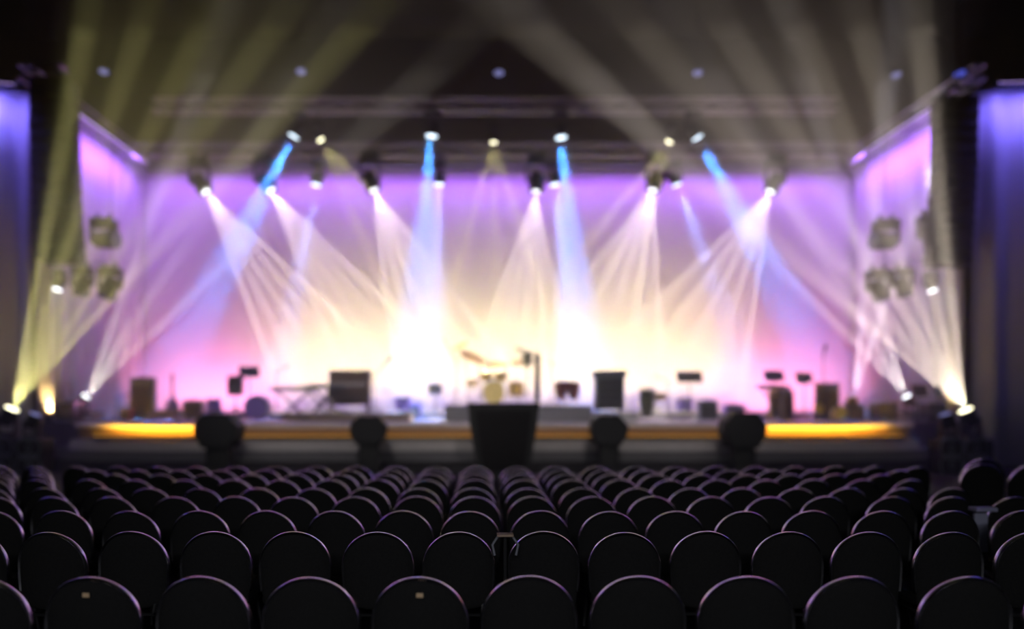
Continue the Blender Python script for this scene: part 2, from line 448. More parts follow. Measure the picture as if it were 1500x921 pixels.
batten('blue light strip on top of the left wing curtain', (-17, 20.3, 10.55), (X0 - .1, 21.6, 10.55), (0, .5, -1), 'led_violet', 130, (.20, .15, 1.0))
batten('blue light strip on top of the right wing curtain', (X1 + .3, 21.5, 10.55), (18.5, 21.1, 10.55), (0, .5, -1), 'led_violet', 130, (.20, .15, 1.0))
batten('warm ground row strip lighting the backdrop foot at centre', (-7.5, 27.3, DECK + .16), (9.0, 27.3, DECK + .16), (0, .62, 1), 'led_warm', 600, (1.0, .76, .25), spread=95)
batten('pink ground row strip at the backdrop foot, left end', (X0 + .9, 27.9, DECK + .16), (-7.9, 27.9, DECK + .16), (0, .6, 1), 'led_violet', 200, (1.0, .26, .45))
batten('pink ground row strip at the backdrop foot, right end', (9.4, 27.9, DECK + .16), (X1 - .9, 27.9, DECK + .16), (0, .6, 1), 'led_violet', 200, (1.0, .26, .45))
batten('violet strip on the deck behind the band gear', (-10.5, 28.3, DECK + .1), (11.5, 28.3, DECK + .1), (0, .35, 1), 'led_violet', 230, (.5, .30, 1.0))
# amber strips on the top step, shining at the fascia
batten('amber light strip at the foot of the stage front, left part', (xat(135, 20.8), 20.84, .87), (xat(292, 20.8), 20.78, .87), (0, .55, 1), 'led_amber', 55, (1.0, .48, .03), w=.08)
batten('amber light strip at the foot of the stage front, right part', (xat(1120, 20.8), 20.78, .87), (xat(1325, 20.8), 20.84, .87), (0, .55, 1), 'led_amber', 60, (1.0, .48, .03), w=.08)
batten('dim amber light strip at the foot of the stage front, middle', (xat(300, 20.8), 20.78, .87), (xat(1112, 20.8), 20.78, .87), (0, .55, 1), 'led_amber', 4, (1.0, .62, .35), w=.05)
# small dim ceiling lamps
for px, py, m, lab in [(152, 105, 'lens_dim', 'dim violet ceiling lamp, first from the left above the stage'), (441, 105, 'lens_dim', 'dim violet ceiling lamp above the leftmost blue beam'),
                 (731, 107, 'lens_dim', 'dim violet ceiling lamp above the middle of the stage'), (1022, 107, 'lens_dim', 'dim violet ceiling lamp above the rightmost blue beam'),
                 (1313, 110, 'lens_dim', 'dim violet ceiling lamp right of the upper truss'), (1406, 108, 'lens_deep', 'deep blue lamp above the right speaker column'), (90, 101, 'lens_pink', 'dim pink lamp above the left speaker column')]:
    D = 25.0 if 140 < px < 1320 else 22.0
    p = at(px, py, D)
    root = thing('ceiling_lamp', lab, 'lamp', p, 0, 'small ceiling lamps')
    B().lathe([(0, .16), (.10, .16), (.16, .05), (.17, 0), (.15, 0)], axis=(0, .3, 1)).build('housing', M['blackmetal'], root)
    B().lathe([(.15, .0), (.10, -.03), (0, -.045)], axis=(0, .3, 1)).build('lens', M[m], root)
    B().cyl((0, .03, .15), (0, .03, 16 - p.z), .012, n=6).build('hanging_rod', M['blackmetal'], root)

# ------------------------------------------------------------------ line arrays
def line_array(label, cx, D, ztop, zbot, w):
    n = 14; h = (ztop - zbot) / n
    root = thing('hanging_line_array', label, 'loudspeaker', (cx, D, ztop))
    fr = B()
    for sx in (-1, 1): fr.box((sx * w * .36, .1, .1), (.06, 1.0, .10), bev=.01)
    fr.box((0, -.25, .12), (w * .8, .06, .06)); fr.box((0, .35, .12), (w * .8, .06, .06))
    fr.cyl((0, .1, .1), (0, .1, 16 - ztop), .02, n=6)
    fr.build('flying_frame', M['blackmetal'], root)
    for i in range(n):
        z = -(i + .5) * h; tilt = -(i / n) ** 1.6 * 12
        yo = .35 * (i / n) ** 2.2 * 1.2
        rot = Matrix.Rotation(R(tilt), 3, 'X')
        b = B()
        o = [(-w / 2, h * .47), (w / 2, h * .47), (w / 2 * .985, -h * .47), (-w / 2 * .985, -h * .47)]
        pts = []
        c = b.box((0, yo + .25, z), (w, .62, h * .95), rot=rot, bev=.02).build('cabinet', M['black'], root)
        gr = B().box((0, yo - .075, z), (w * .90, .03, h * .78), rot=rot, bev=.008).build('grille', M['grille'], c)
        for sx in (-1, 1): B().box((sx * (w / 2 + .012), yo + .05, z), (.025, .10, h * .75), rot=rot).build('rigging_plate', M['blackmetal'], c)
    return root
line_array('tall black speaker column hanging at the left of the stage', xat(73, 21.6), 21.6, at(0, 112, 21.6).z, at(0, 378, 21.6).z, 1.08)
line_array('tall black speaker column hanging at the right of the stage', xat(1406, 21.6), 21.6, at(0, 140, 21.6).z, at(0, 383, 21.6).z, 1.0)

# ------------------------------------------------------------------ hanging side clusters
def side_cluster(side, D, bar, heads):
    a, b = at(*bar[0], D), at(*bar[1], D)
    root = thing('hanging_bar', 'grey pipe carrying lamps in front of the ' + side + ' side curtain', 'pipe', a)
    B().cyl((0, 0, 0), b - a, .03, n=8).build('pipe', M['truss'], root)
    up = B()
    for t in (.1, .9):
        p = (b - a) * t; up.cyl(p, p + Vector((0, 0, 16 - a.z - p.z)), .010, n=6)
    up.build('hanging_cable', M['blackmetal'], root)
    for px, py, q, lens, s, lab in heads:
        p = at(px, py, D - .1); t = at(*q, D - .1); d = (t - p).normalized(); d.y = -.25
        moving_head(lab, p, d, lens, s, True, 'lamps on the ' + side + ' side pipe', body='darkolive', yl=.27)
M['lens_off'] = mat('unlit glass lens', (.10, .12, .16), .15, spec=.7)
side_cluster('left', 23.4, [(82, 388), (172, 384)], [
    (170, 350, (178, 350), 'lens_off', 1.6, 'olive lamp above the left pipe, pointing right'), (155, 437, (152, 450), 'lens_off', 1.45, 'olive lamp below the left pipe, right end'),
    (119, 432, (119, 446), 'lens_off', 1.3, 'olive lamp in the middle of the left pipe'), (84, 424, (82, 436), 'lens_white', .85, 'lamp with lit white lens at left end of left pipe')])
side_cluster('right', 23.4, [(1288, 390), (1372, 374)], [
    (1280, 352, (1272, 352), 'lens_off', 1.6, 'olive lamp above the right pipe, pointing left'), (1294, 440, (1298, 452), 'lens_off', 1.45, 'olive lamp below the right pipe, left end'),
    (1327, 434, (1329, 446), 'lens_off', 1.3, 'olive lamp in the middle of the right pipe'), (1366, 426, (1368, 438), 'lens_white', .85, 'lamp with lit white lens at right end of right pipe'),
    (1358, 326, (1354, 316), 'lens_off', 1.6, 'olive lamp close beside the right speaker column')])

# ------------------------------------------------------------------ band gear
def P(px, D, z=DECK): return Vector((xat(px, D), D, z))
def amp(label, loc, w, h, d, m, name='amplifier', head=False, rz=0):
    root = thing(name, label, 'amplifier', loc, rz)
    B().box((0, 0, h / 2 + .03), (w, d, h), bev=.03).build('cabinet', M[m], root)
    B().box((0, -d / 2 - .005, h * .42 + .03), (w * .88, .02, h * .68), bev=.006).build('grille', M['grille'], root)
    pn = B().box((0, -d / 2 - .004, h * .88 + .03), (w * .88, .016, h * .12)).build('control_panel', M['slate'], root)
    for k in range(5):
        x = (k - 2) * w * .16
        B().cyl((x, -d / 2 - .01, h * .88 + .03), (x, -d / 2 - .035, h * .88 + .03), .014, n=10).build('knob', M['chrome'], pn)
    ft = B()
    for sx in (-1, 1):
        for sy in (-1, 1): ft.cyl((sx * w * .4, sy * d * .36, 0), (sx * w * .4, sy * d * .36, .035), .025, n=8)
    ft.build('feet', M['black'], root)
    B().tube([(-w * .16, 0, h + .03), (-w * .13, 0, h + .07), (w * .13, 0, h + .07), (w * .16, 0, h + .03)], .012).build('handle', M['black'], root)
    return root
def music_stand(label, loc, h, m='black', w=.52, rz=0):
    root = thing('music_stand', label, 'music stand', loc, rz)
    lg = []
    for k in range(3):
        t = 2 * PI * k / 3 + .5
        B().tube([(0, 0, .22), (math.cos(t) * .30, math.sin(t) * .30, .012)], .012, n=6).build('leg', M['blackmetal'], root)
    B().cyl((0, 0, .15), (0, 0, h - .12), .016, n=8).build('pole', M['blackmetal'], root)
    rot = Matrix.Rotation(R(-25), 3, 'X')
    dk = B().box((0, .02, h - .02), (w, .02, .36), rot=rot, bev=.008).build('desk', M[m], root)
    B().box((0, -.07, h - .19), (w, .07, .015), rot=rot).build('ledge', M[m], dk)
    return root
def mic_stand(label, loc, h, boom=None, rz=0, r=.014, big=False):
    root = thing('microphone_stand', label, 'microphone stand', loc, rz)
    for k in range(3):
        t = 2 * PI * k / 3 + .3
        B().tube([(0, 0, .16), (math.cos(t) * .32, math.sin(t) * .32, .012)], .012, n=6).build('leg', M['blackmetal'], root)
    B().cyl((0, 0, .1), (0, 0, h), r, n=8).build('pole', M['blackmetal'], root)
    tip = Vector((0, 0, h))
    if boom:
        e = Vector((boom[0], -.1, h + boom[1])); b0 = Vector((-boom[0] * .3, .03, h - boom[1] * .3))
        B().cyl(b0, e, .011, n=8).build('boom', M['blackmetal'], root); tip = e
        dirn = (e - b0).normalized()
    else: dirn = Vector((0, -.5, .8)).normalized()
    k = 1.9 if big else 1.0
    mc = B().lathe([(0, -.02), (.013 * k, -.02), (.018 * k, .12 * k), (.03 * k, .13 * k), (.034 * k, .17 * k), (.024 * k, .205 * k), (0, .215 * k)], tip, dirn, 14).build('microphone', M['slate'], root)
    return root
def keyboard(label, loc, w, z, m='slate', rz=0):
    st = thing('keyboard_stand', 'crossed metal stand under ' + label, 'keyboard stand', loc, rz)
    for s in (-1, 1):
        lgp = B()
        for y in (-.13, .13): lgp.cyl((-s * w * .34, y, .02), (s * w * .34, y, z - .02), .018, n=8)
        lgp.cyl((-s * w * .34, -.2, .02), (-s * w * .34, .2, .02), .02, n=8)
        lgp.cyl((s * w * .34, -.2, z - .02), (s * w * .34, .2, z - .02), .02, n=8)
        lgp.build('leg', M['blackmetal'], st)
    root = thing('keyboard', label, 'keyboard', Vector(loc) + Vector((0, 0, z)), rz)
    B().box((0, 0, .055), (w, .34, .10), bev=.015).build('case', M[m], root)
    B().box((0, .07 * -1 - .02, .108), (w * .88, .16, .02)).build('white_keys', M['whitekey'], root)
    bk = B()
    n = int(w / .045)
    for i in range(n):
        if i % 7 in (2, 6): continue
        bk.box((-w * .43 + i * w * .86 / n, -.05, .125), (.014, .09, .02))
    bk.build('black_keys', M['black'], root)
    B().box((0, .11, .11), (w * .5, .08, .012)).build('control_panel', M['teal'], root)
    return st, root
def drum(name, label, loc, r, h, axis, m, cat='drum', legs=None, group=None, rz=0, skin='skin'):
    root = thing(name, label, cat, loc, rz, group)
    ax = Vector(axis).normalized()
    c = Vector((0, 0, 0)) if legs is None else Vector((0, 0, legs))
    B().lathe([(r, -h / 2), (r, h / 2)], c, ax, 28).build('shell', M[m], root)
    for s in (-1, 1):
        B().lathe([(0, s * h / 2), (r * .98, s * h / 2), (r * .98, s * (h / 2 + .006)), (0, s * (h / 2 + .007))], c, ax, 28).build('drum_skin', M[skin], root)
        B().lathe([(r * 1.0, s * (h / 2 - .03)), (r * 1.05, s * (h / 2 - .03)), (r * 1.05, s * (h / 2 + .012)), (r * .96, s * (h / 2 + .012))], c, ax, 28).build('hoop', M['chrome'], root)
    q = align(ax); lug = B()
    for k in range(8):
        t = 2 * PI * k / 8; u = q @ Vector((math.cos(t), math.sin(t), 0))
        lug.cyl(c + u * r * 1.03 - ax * h * .42, c + u * r * 1.03 + ax * h * .42, .008, n=6)
    lug.build('tension_rods', M['chrome'], root)
    if legs is not None:
        for k in range(3):
            t = 2 * PI * k / 3 + .4
            u = Vector((math.cos(t), math.sin(t), 0))
            B().tube([c + u * r * 1.02 + Vector((0, 0, 0)), u * r * 1.08 + Vector((0, 0, .10)), u * (r * 1.2) + Vector((0, 0, .01))], .012, n=6).build('leg', M['chrome'], root)
    return root
def cymbal_stand(label, loc, h, r, tilt, off=(0, 0)):
    root = thing('cymbal_stand', label, 'cymbal', loc)
    for k in range(3):
        t = 2 * PI * k / 3 + 1
        B().tube([(0, 0, .3), (math.cos(t) * .3, math.sin(t) * .3, .012)], .012, n=6).build('leg', M['chrome'], root)
    tip = Vector((off[0], off[1], h))
    B().tube([(0, 0, .2), (0, 0, h * .7), tip], .013, n=8).build('pole', M['chrome'], root)
    ax = Matrix.Rotation(R(tilt[1]), 3, 'Y') @ Matrix.Rotation(R(tilt[0]), 3, 'X') @ Vector((0, 0, 1))
    B().lathe([(0, .045), (.03, .04), (.055, .015), (r * .6, .006), (r, -.012), (r, -.016), (r * .6, .0), (.055, .008), (0, .03)], tip, ax, 32).build('cymbal', M['brass'], root)
    return root
def conga(label, loc, r, h, m, grp=None):
    root = thing('conga_drum', label, 'drum', loc, 0, grp)
    z0 = .16
    B().lathe([(r * .62, z0), (r * .86, z0 + h * .28), (r * 1.02, z0 + h * .62), (r * .95, z0 + h * .97), (r * .9, z0 + h * .97), (0, z0 + h * .9)], n=24).build('shell', M[m], root)
    B().lathe([(r * .93, z0 + h * .985), (r * .6, z0 + h), (0, z0 + h)], n=24).build('drum_skin', M['skin'], root)
    B().lathe([(r * .97, z0 + h * .90), (r * 1.03, z0 + h * .90), (r * 1.03, z0 + h * 1.0), (r * .93, z0 + h * 1.0)], n=24).build('hoop', M['chrome'], root)
    for k in range(3):
        t = 2 * PI * k / 3 + .5
        u = Vector((math.cos(t), math.sin(t), 0))
        B().tube([u * r * .7 + Vector((0, 0, z0 + .12)), u * r * .95 + Vector((0, 0, .01))], .016, n=6).build('leg', M['gold' if m == 'redwood' else 'chrome'], root)
    return root
def guitar(label, loc, m, tall=1.25):
    st = thing('guitar_stand', 'small black floor stand holding ' + label, 'guitar stand', loc)
    s = B()
    B().tube([(0, .12, .42), (-.22, -.16, .01)], .012, n=6).build('leg', M['blackmetal'], st)
    B().tube([(0, .12, .42), (.22, -.16, .01)], .012, n=6).build('leg', M['blackmetal'], st)
    B().tube([(0, .12, .42), (0, .34, .01)], .012, n=6).build('leg', M['blackmetal'], st)
    B().tube([(-.12, -.09, .20), (0, .0, .19), (.12, -.09, .20)], .012, n=6).build('cradle', M['blackmetal'], st)
    B().cyl((0, .12, .42), (0, .13, tall * .62), .012, n=6).build('pole', M['blackmetal'], st)
    root = thing('guitar', label, 'guitar', Vector(loc) + Vector((0, -.03, .21)))
    k = tall / 1.25
    out = []
    for i in range(28):
        t = 2 * PI * i / 28
        v = .22 * k - .22 * k * math.cos(t); wv = math.sin(t) * (.175 - .025 * math.cos(t * 2) * 1 + .02 * math.cos(t)) * k
        if abs(v - .25 * k) < .05 * k: wv *= .86
        out.append((wv, v))
    B().prism(out, -.03, .03).build('body', M[m], root)
    B().box((0, -.012, .68 * k), (.055, .035, .56 * k)).build('neck', M['wood'], root)
    B().box((0, -.005, 1.0 * k), (.085, .025, .17 * k), bev=.008).build('headstock', M['wood'], root)
    B().box((0, -.036, .24 * k), (.09, .012, .02)).build('bridge', M['chrome'], root)
    return root
def speaker_on_stand(label, loc, h, w=.42, bh=.62, m='black', rz=0):
    st = thing('speaker_stand', 'tripod stand under ' + label, 'speaker stand', loc)
    for k in range(3):
        t = 2 * PI * k / 3 + .5
        B().tube([(0, 0, .45), (math.cos(t) * .42, math.sin(t) * .42, .012)], .014, n=6).build('leg', M['blackmetal'], st)
    B().cyl((0, 0, .2), (0, 0, h), .02, n=8).build('pole', M['blackmetal'], st)
    root = thing('loudspeaker', label, 'loudspeaker', Vector(loc) + Vector((0, 0, h)), rz)
    B().box((0, 0, bh / 2), (w, .36, bh), bev=.03).build('cabinet', M[m], root)
    B().box((0, -.185, bh / 2), (w * .86, .02, bh * .9), bev=.006).build('grille', M['grille'], root)
    B().lathe([(.09, 0), (.10, .012), (.07, .012), (0, -.0)], (0, -.198, bh * .35), (0, -1, 0), 20).build('cone', M['slate'], root)
    return root
def riser(label, x0, x1, y0, y1, h, m):
    root = thing('stage_riser', label, 'riser', ((x0 + x1) / 2, (y0 + y1) / 2, DECK))
    w, d = x1 - x0, y1 - y0
    B().box((0, 0, h - .03), (w, d, .06), bev=.01).build('top_board', M['deck'], root)
    B().box((0, 0, (h - .06) / 2), (w * .985, d * .985, h - .06)).build('skirt', M[m], root)
    return root
# low black tables with lamps at both sides
def low_table(label, px, D, w, h):
    root = thing('low_table', label, 'table', P(px, D))
    B().box((0, 0, h - .03), (w, .5, .06), bev=.01).build('table_top', M['black'], root)
    for sx in (-1, 1):
        for sy in (-1, 1): B().cyl((sx * (w / 2 - .06), sy * .2, 0), (sx * (w / 2 - .06), sy * .2, h - .06), .025, n=8).build('leg', M['blackmetal'], root)
    B().box((0, 0, h * .35), (w * .9, .44, .03)).build('shelf', M['black'], root)
low_table('low black table at left under the rightward fan light', 126, 24.0, .85, .28)
low_table('low black table at right under the leftward fan light', 1328, 24.0, .85, .28)
def flight_case(label, loc, w, h, d, m='black'):
    root = thing('flight_case', label, 'case', loc)
    B().box((0, 0, h / 2 + .08), (w, d, h), bev=.012).build('body', M[m], root)
    e = B()
    for sx in (-1, 1):
        for sy in (-1, 1): e.box((sx * w / 2, sy * d / 2, h / 2 + .08), (.03, .03, h))
        e.box((sx * w / 2, 0, h + .08), (.03, d, .03)); e.box((0, sx * d / 2, h + .08), (w, .03, .03)); e.box((0, sx * d / 2, h * .62), (w, .02, .03))
    e.build('edging', M['chrome'], root)
    for sx in (-1, 1):
        for sy in (-1, 1): B().cyl((sx * w * .4 - .015, sy * d * .38, .04), (sx * w * .4 + .015, sy * d * .38, .04), .04, n=12).build('castor', M['blackmetal'], root)
    return root
flight_case('small dark case left of the stage beside a low table', P(104, 23.6), .5, .50, .5)
flight_case('dark case with chrome edging right of the stage near a pale ray', P(1294, 24.2), .6, .48, .5)
flight_case('dark case by the right corner of the stage', P(1366, 23.0), .5, .46, .5)
music_stand('black stand by the right corner of the stage', P(1348, 23.2), .95, w=.46)
music_stand('low black stand right beside the corner case', P(1376, 23.8), .95, w=.40, rz=.5)
mic_stand('short stand with microphone left of the olive amplifier', P(172, 24.5), .75, (.25, .05))
amp('tall olive amplifier stack at the left of the stage', P(210, 24.6), .66, 1.32, .45, 'olive')
amp('small red amplifier beside the tall olive one', P(186, 23.8), .30, .36, .3, 'red')
flight_case('low tan case in front of the upright guitar', P(243, 23.5), .9, .26, .5, 'tanwood')
guitar('tall grey violet guitar standing upright near the olive amplifier', P(253, 24.3), 'violet', 1.42)
amp('dark short amplifier to the right of the upright guitar', P(284, 24.8), .60, .62, .4, 'slate')
drum('floor_tom', 'violet floor tom between dark amplifier and the speaker on stand', P(313, 24.6), .22, .42, (0, 0, 1), 'violet', legs=.48)
speaker_on_stand('navy loudspeaker beside the purple bass drum', P(345, 24.8), .80, .42, .62, 'navy')
music_stand('broad navy music stand tilted above the navy loudspeaker', P(365, 25.0), 1.58, 'navy', .62, .3)
drum('bass_drum', 'purple bass drum facing the hall at left of the keyboards', P(378, 24.4, DECK + .42), .36, .40, (0, -1, 0), 'violet', skin='violet')
mic_stand('boom microphone stand above the pale keyboards', P(405, 24.6), 1.55, (.22, .08))
keyboard('pale teal keyboard on the left', P(430, 24.2), 1.35, .92, 'teal')
keyboard('second pale keyboard beside the brown riser', P(468, 25.0), 1.1, 1.0, 'teal')
riser('tan riser under the brown organ', xat(412, 24), xat(600, 24), 24.2, 26.6, .26, 'tanwood')
def organ(label, loc):
    root = thing('electric_organ', label, 'organ', loc)
    B().box((0, 0, .72), (1.30, .62, .36), bev=.02).build('case', M['wood'], root)
    B().box((0, .14, 1.12), (1.30, .34, .46), bev=.02).build('top_cabinet', M['wood'], root)
    B().box((0, .1, .48), (1.2, .06, .5)).build('back_panel', M['wood'], root)
    for sx in (-1, 1):
        for sy in (-1, 1): B().box((sx * .60, sy * .25, .27), (.07, .07, .54), bev=.01).build('leg', M['wood'], root)
    for k in range(2): B().box((0, -.32 + .1 * k, .86 + .06 * k), (1.1, .14, .03)).build('keys', M['whitekey'], root)
    B().box((0, -.05, .04), (.7, .35, .05)).build('pedal_board', M['black'], root)
organ('large brown organ with a raised back on the tan riser', P(512, 25.2, DECK + .26))
mic_stand('boom microphone with slanted arm right of the organ', P(548, 24.6, DECK + .26), 1.15, (.30, .30), big=True)
keyboard('slate keyboard in front of the organ', P(478, 24.5, DECK + .26), 1.1, .75, 'slate')
drum('floor_tom', 'violet floor tom standing between organ and the small box speaker', P(590, 25.5), .24, .42, (0, 0, 1), 'violet', legs=.52)
speaker_on_stand('small dark loudspeaker on stand left of the drum riser', P(637, 25.8), .85, .46, .34, 'slate')
amp('pale violet amplifier just left of the drum riser', P(606, 26.2), .5, .55, .4, 'violet')
riser('wide grey riser under the gold drum kit', xat(652, 24.6), xat(862, 24.6), 23.6, 27.0, .50, 'deck')
DR = DECK + .50
DD = 24.9
drum('bass_drum', 'gold bass drum in the middle of the drum riser', P(723, DD, DR + .40), .36, .42, (0, -1, 0), 'gold', skin='goldskin')
drum('tom_drum', 'small gold tom above the bass drum, left', P(712, DD + .1, DR + .94), .19, .26, (-.1, -.4, 1), 'gold', group='toms of the gold kit')
drum('tom_drum', 'small gold tom above the bass drum, right', P(734, DD + .1, DR + .94), .20, .28, (.1, -.4, 1), 'gold', group='toms of the gold kit')
drum('floor_tom', 'gold floor tom right of the bass drum', P(756, DD + .1, DR), .24, .44, (0, 0, 1), 'gold', legs=.50)
drum('snare_drum', 'shallow gold snare drum left of the gold bass drum', P(692, DD + .2, DR), .20, .18, (0, 0, 1), 'gold', legs=.70)
cymbal_stand('large tilted cymbal at the left of the gold kit', P(703, DD + .8, DR), 1.55, .46, (22, 24), (-.22, -.1))
cymbal_stand('upper cymbal at the far left of the gold kit', P(684, DD + 1.1, DR), 1.95, .26, (25, -30), (-.2, 0))
cymbal_stand('cymbal low over the middle of the gold kit', P(727, DD + .9, DR), 1.32, .40, (18, 0))
cymbal_stand('cymbal at the right of the gold kit', P(757, DD + .8, DR), 1.40, .34, (18, -12), (.1, 0))
mic_stand('thin overhead microphone arm above the gold kit', P(668, DD + 1.2, DR), 1.55, (-.30, .45))
mic_stand('heavy dark microphone stand at centre stage', P(787, 23.9, DR), 1.55, (-.28, .06), r=.085, big=True)
speaker_on_stand('dark lamp like loudspeaker at the top of a centre stand', P(772, 24.2, DR), 1.2, .30, .40, 'slate')
conga('dark red conga right of the drum kit, left one of the pair', P(822, 24.6, DR), .20, .58, 'redwood', 'pair of red congas')
conga('dark red conga right of the drum kit, right one of the pair', P(840, 24.6, DR), .20, .58, 'redwood', 'pair of red congas')
mic_stand('boom microphone over the pair of red congas', P(808, 25.0, DR), 1.35, (.35, -.15))
def rack(label, loc, w, h):
    root = thing('equipment_rack', label, 'rack', loc)
    B().box((0, 0, h * .45 + .05), (w * .86, .55, h * .9), bev=.015).build('body', M['slate'], root)
    B().box((0, -.02, h * .93 + .05), (w, .62, h * .16), bev=.03).build('lid', M['slate'], root)
    for k in range(4): B().box((0, -.285, .2 + k * h * .19), (w * .74, .02, h * .15), bev=.004).build('module', M['blackmetal'], root)
    ft = B()
    for sx in (-1, 1): ft.box((sx * w * .34, 0, .03), (.08, .5, .06))
    ft.build('feet', M['white'], root)
rack('tall slate equipment rack with overhanging lid right of centre', P(892, 24.2, DECK + .30), 1.0, 1.18)
riser('low grey riser under the slate rack', xat(862, 24) + .1, xat(930, 24), 23.6, 25.4, .28, 'white')
conga('olive conga to the right of the slate rack', P(948, 24.3), .24, .84, 'olive')
drum('timbale_drum', 'gold timbale drum on legs beside the olive conga', P(966, 24.7), .20, .22, (0, 0, 1), 'gold', legs=.75)
mic_stand('microphone stand between olive conga and music stand', P(978, 25.2), 1.25, (-.25, .1))
music_stand('wide dark music stand in front of the bright backdrop', P(1010, 25.0), 1.42, 'black', .8)
drum('floor_tom', 'violet floor tom under the wide dark music stand', P(1003, 25.6), .24, .42, (0, 0, 1), 'violet', legs=.5)
amp('dark amplifier right of the wide music stand', P(1036, 24.6), .55, .62, .4, 'slate')
amp('pale amplifier left of the keyboard with yellow lamp', P(1075, 25.4), .6, .5, .4, 'violet')
keyboard('dark keyboard at right of the stage', P(1133, 24.6), .95, 1.0, 'slate')
music_stand('dark music stand over the right keyboard', P(1134, 25.0), 1.45, 'navy', .62)
amp('little yellow amplifier below the right music stand', P(1137, 25.3), .42, .98, .3, 'yellow')
amp('dark stack beside the right keyboard', P(1152, 24.9), .36, .95, .35, 'slate')
music_stand('dark music stand third from the right corner', P(1178, 24.8), 1.38, 'slate', .52)
mic_stand('tall microphone stand with dark head near the right side curtain', P(1206, 25.0), 2.05, None, big=True)
B_ = amp('grey green amplifier stack at the right of the stage', P(1211, 24.6), .60, 1.15, .45, 'green')
guitar('yellow guitar leaning by the grey green amplifier', P(1199, 23.9), 'yellow', 1.0)
drum('tambourine_drum', 'bright yellow drum on the deck facing the hall', P(1229, 23.9, DECK + .24), .22, .20, (0, -1, .1), 'yellow', skin='yellow')
amp('dark amplifier under the narrow pale ray', P(1250, 24.9), .52, .50, .4, 'black')
# ------------------------------------------------------------------ things in front of the stage
def front_fill(label, px, D, w, y0, y1, rz, m='navy'):
    zt = at(0, y0, D).z; zb = at(0, y1, D).z; h = zt - zb
    root = thing('front_loudspeaker', label, 'loudspeaker', (xat(px, D), D, 0), rz)
    c = w * .22
    out = [(-w / 2 + c, zt), (w / 2 - c * 1.1, zt), (w / 2, zt - h * .35), (w / 2 - c * .2, zt - h * .7), (w / 2 - c, zb), (-w / 2 + c * .8, zb), (-w / 2, zt - h * .6), (-w / 2 + c * .1, zt - h * .25)]
    b = B().prism(out, -.35, .35)
    b.build('cabinet', M['black'], root, smooth=False)
    gi = [(x * .84, zb + h / 2 + (z - zb - h / 2) * .84) for x, z in out]
    B().prism(gi, -.38, -.34).build('grille', M['grille'], root, smooth=False)
    B().tube([(-w * .2, 0, zt), (-w * .16, 0, zt + .06), (w * .16, 0, zt + .06), (w * .2, 0, zt)], .015).build('handle', M['blackmetal'], root)
    B().box((0, 0, zb / 2 + .02), (w * .52, .45, zb - .04), bev=.02).build('pedestal', M['black'], root)
    B().box((0, 0, .02), (w * .8, .6, .04), bev=.01).build('base_plate', M['blackmetal'], root)
front_fill('dark chamfered loudspeaker before the left amber stage edge', 322, 19.5, 1.06, 606, 655, 0)
front_fill('dark loudspeaker before the stage below the organ', 541, 19.5, .92, 610, 650, .1)
front_fill('dark squarish loudspeaker before the stage below the slate rack', 891, 19.5, .90, 608, 652, -.05)
front_fill('dark chamfered loudspeaker before the right amber stage edge', 1087, 19.5, 1.00, 604, 655, 0)
D = 19.4
ctr = thing('podium', 'large black tapered podium in front of the stage centre', 'podium', (xat(737, D), D, 0))
zt = at(0, 590, D).z
b = B(); w1, w0 = .86, .60
b.prism([(-w1, zt - .06), (w1, zt - .06), (w1 * .93, zt - .6), (w0, 0), (-w0, 0), (-w1 * .93, zt - .6)], -.4, .4)
b.build('body', M['black'], ctr, smooth=False)
B().box((0, 0, zt - .03), (1.76, .88, .06), bev=.015).build('top_board', M['black'], ctr)
B().prism([(-w1 * .8, zt - .18), (w1 * .8, zt - .18), (w0 * .82, .15), (-w0 * .82, .15)], -.42, -.39).build('front_panel', M['blackdrape'], ctr, smooth=False)
# subwoofer stacks in the wings
def sub_stack(label, px, D, w, n, zt, d=.8):
    root = thing('subwoofer_stack', label, 'loudspeaker', (xat(px, D), D, 0))
    h = zt / n
    for k in range(n):
        c = B().box((0, 0, h * (k + .5)), (w, d, h * .97), bev=.03).build('cabinet', M['black'], root)
        B().box((0, -d / 2 - .005, h * (k + .5)), (w * .88, .02, h * .82), bev=.006).build('grille', M['grille'], c)
        B().lathe([(.05, 0), (.26, -.03), (.30, .012), (.32, .012), (.32, -.01)], (0, -d / 2 - .02, h * (k + .5)), (0, -1, 0), 24).build('cone', M['slate'], c)
sub_stack('black speaker stack at the far left carrying the yellow fan light', 14, 20.9, 1.1, 2, at(0, 598, 20.9).z - .78)
sub_stack('black speaker stack at the far right carrying the warm fan light', 1417, 20.9, .9, 2, at(0, 600, 20.9).z - .78)
sub_stack('black speaker block at left between wing stack and stage end', 52, 20.3, .7, 2, at(0, 606, 20.3).z - .64, .6)
sub_stack('black speaker block at right between wing stack and stage end', 1384, 20.3, .5, 2, at(0, 606, 20.3).z - .64, .6)
# amber uplights at the inner corners of the side curtains
for px, side in ((74, 'left'), (1393, 'right')):
    p = P(px, 23.0)
    root = thing('uplight', 'amber uplight on the deck at the ' + side + ' curtain corner', 'stage light', p)
    B().lathe([(0, 0), (.14, 0), (.14, .2), (.16, .26), (.13, .26), (.12, .2), (0, .2)]).build('housing', M['blackmetal'], root)
    B().lathe([(0, .22), (.12, .22), (.12, .23), (0, .235)]).build('lens', M['led_amber'], root)
    spot(root, (0, 0, .3), (-.12 if side == 'left' else .12, .05, 1), 240 if side == 'left' else 150, (1.0, .66, .22), 60, .8, .08)

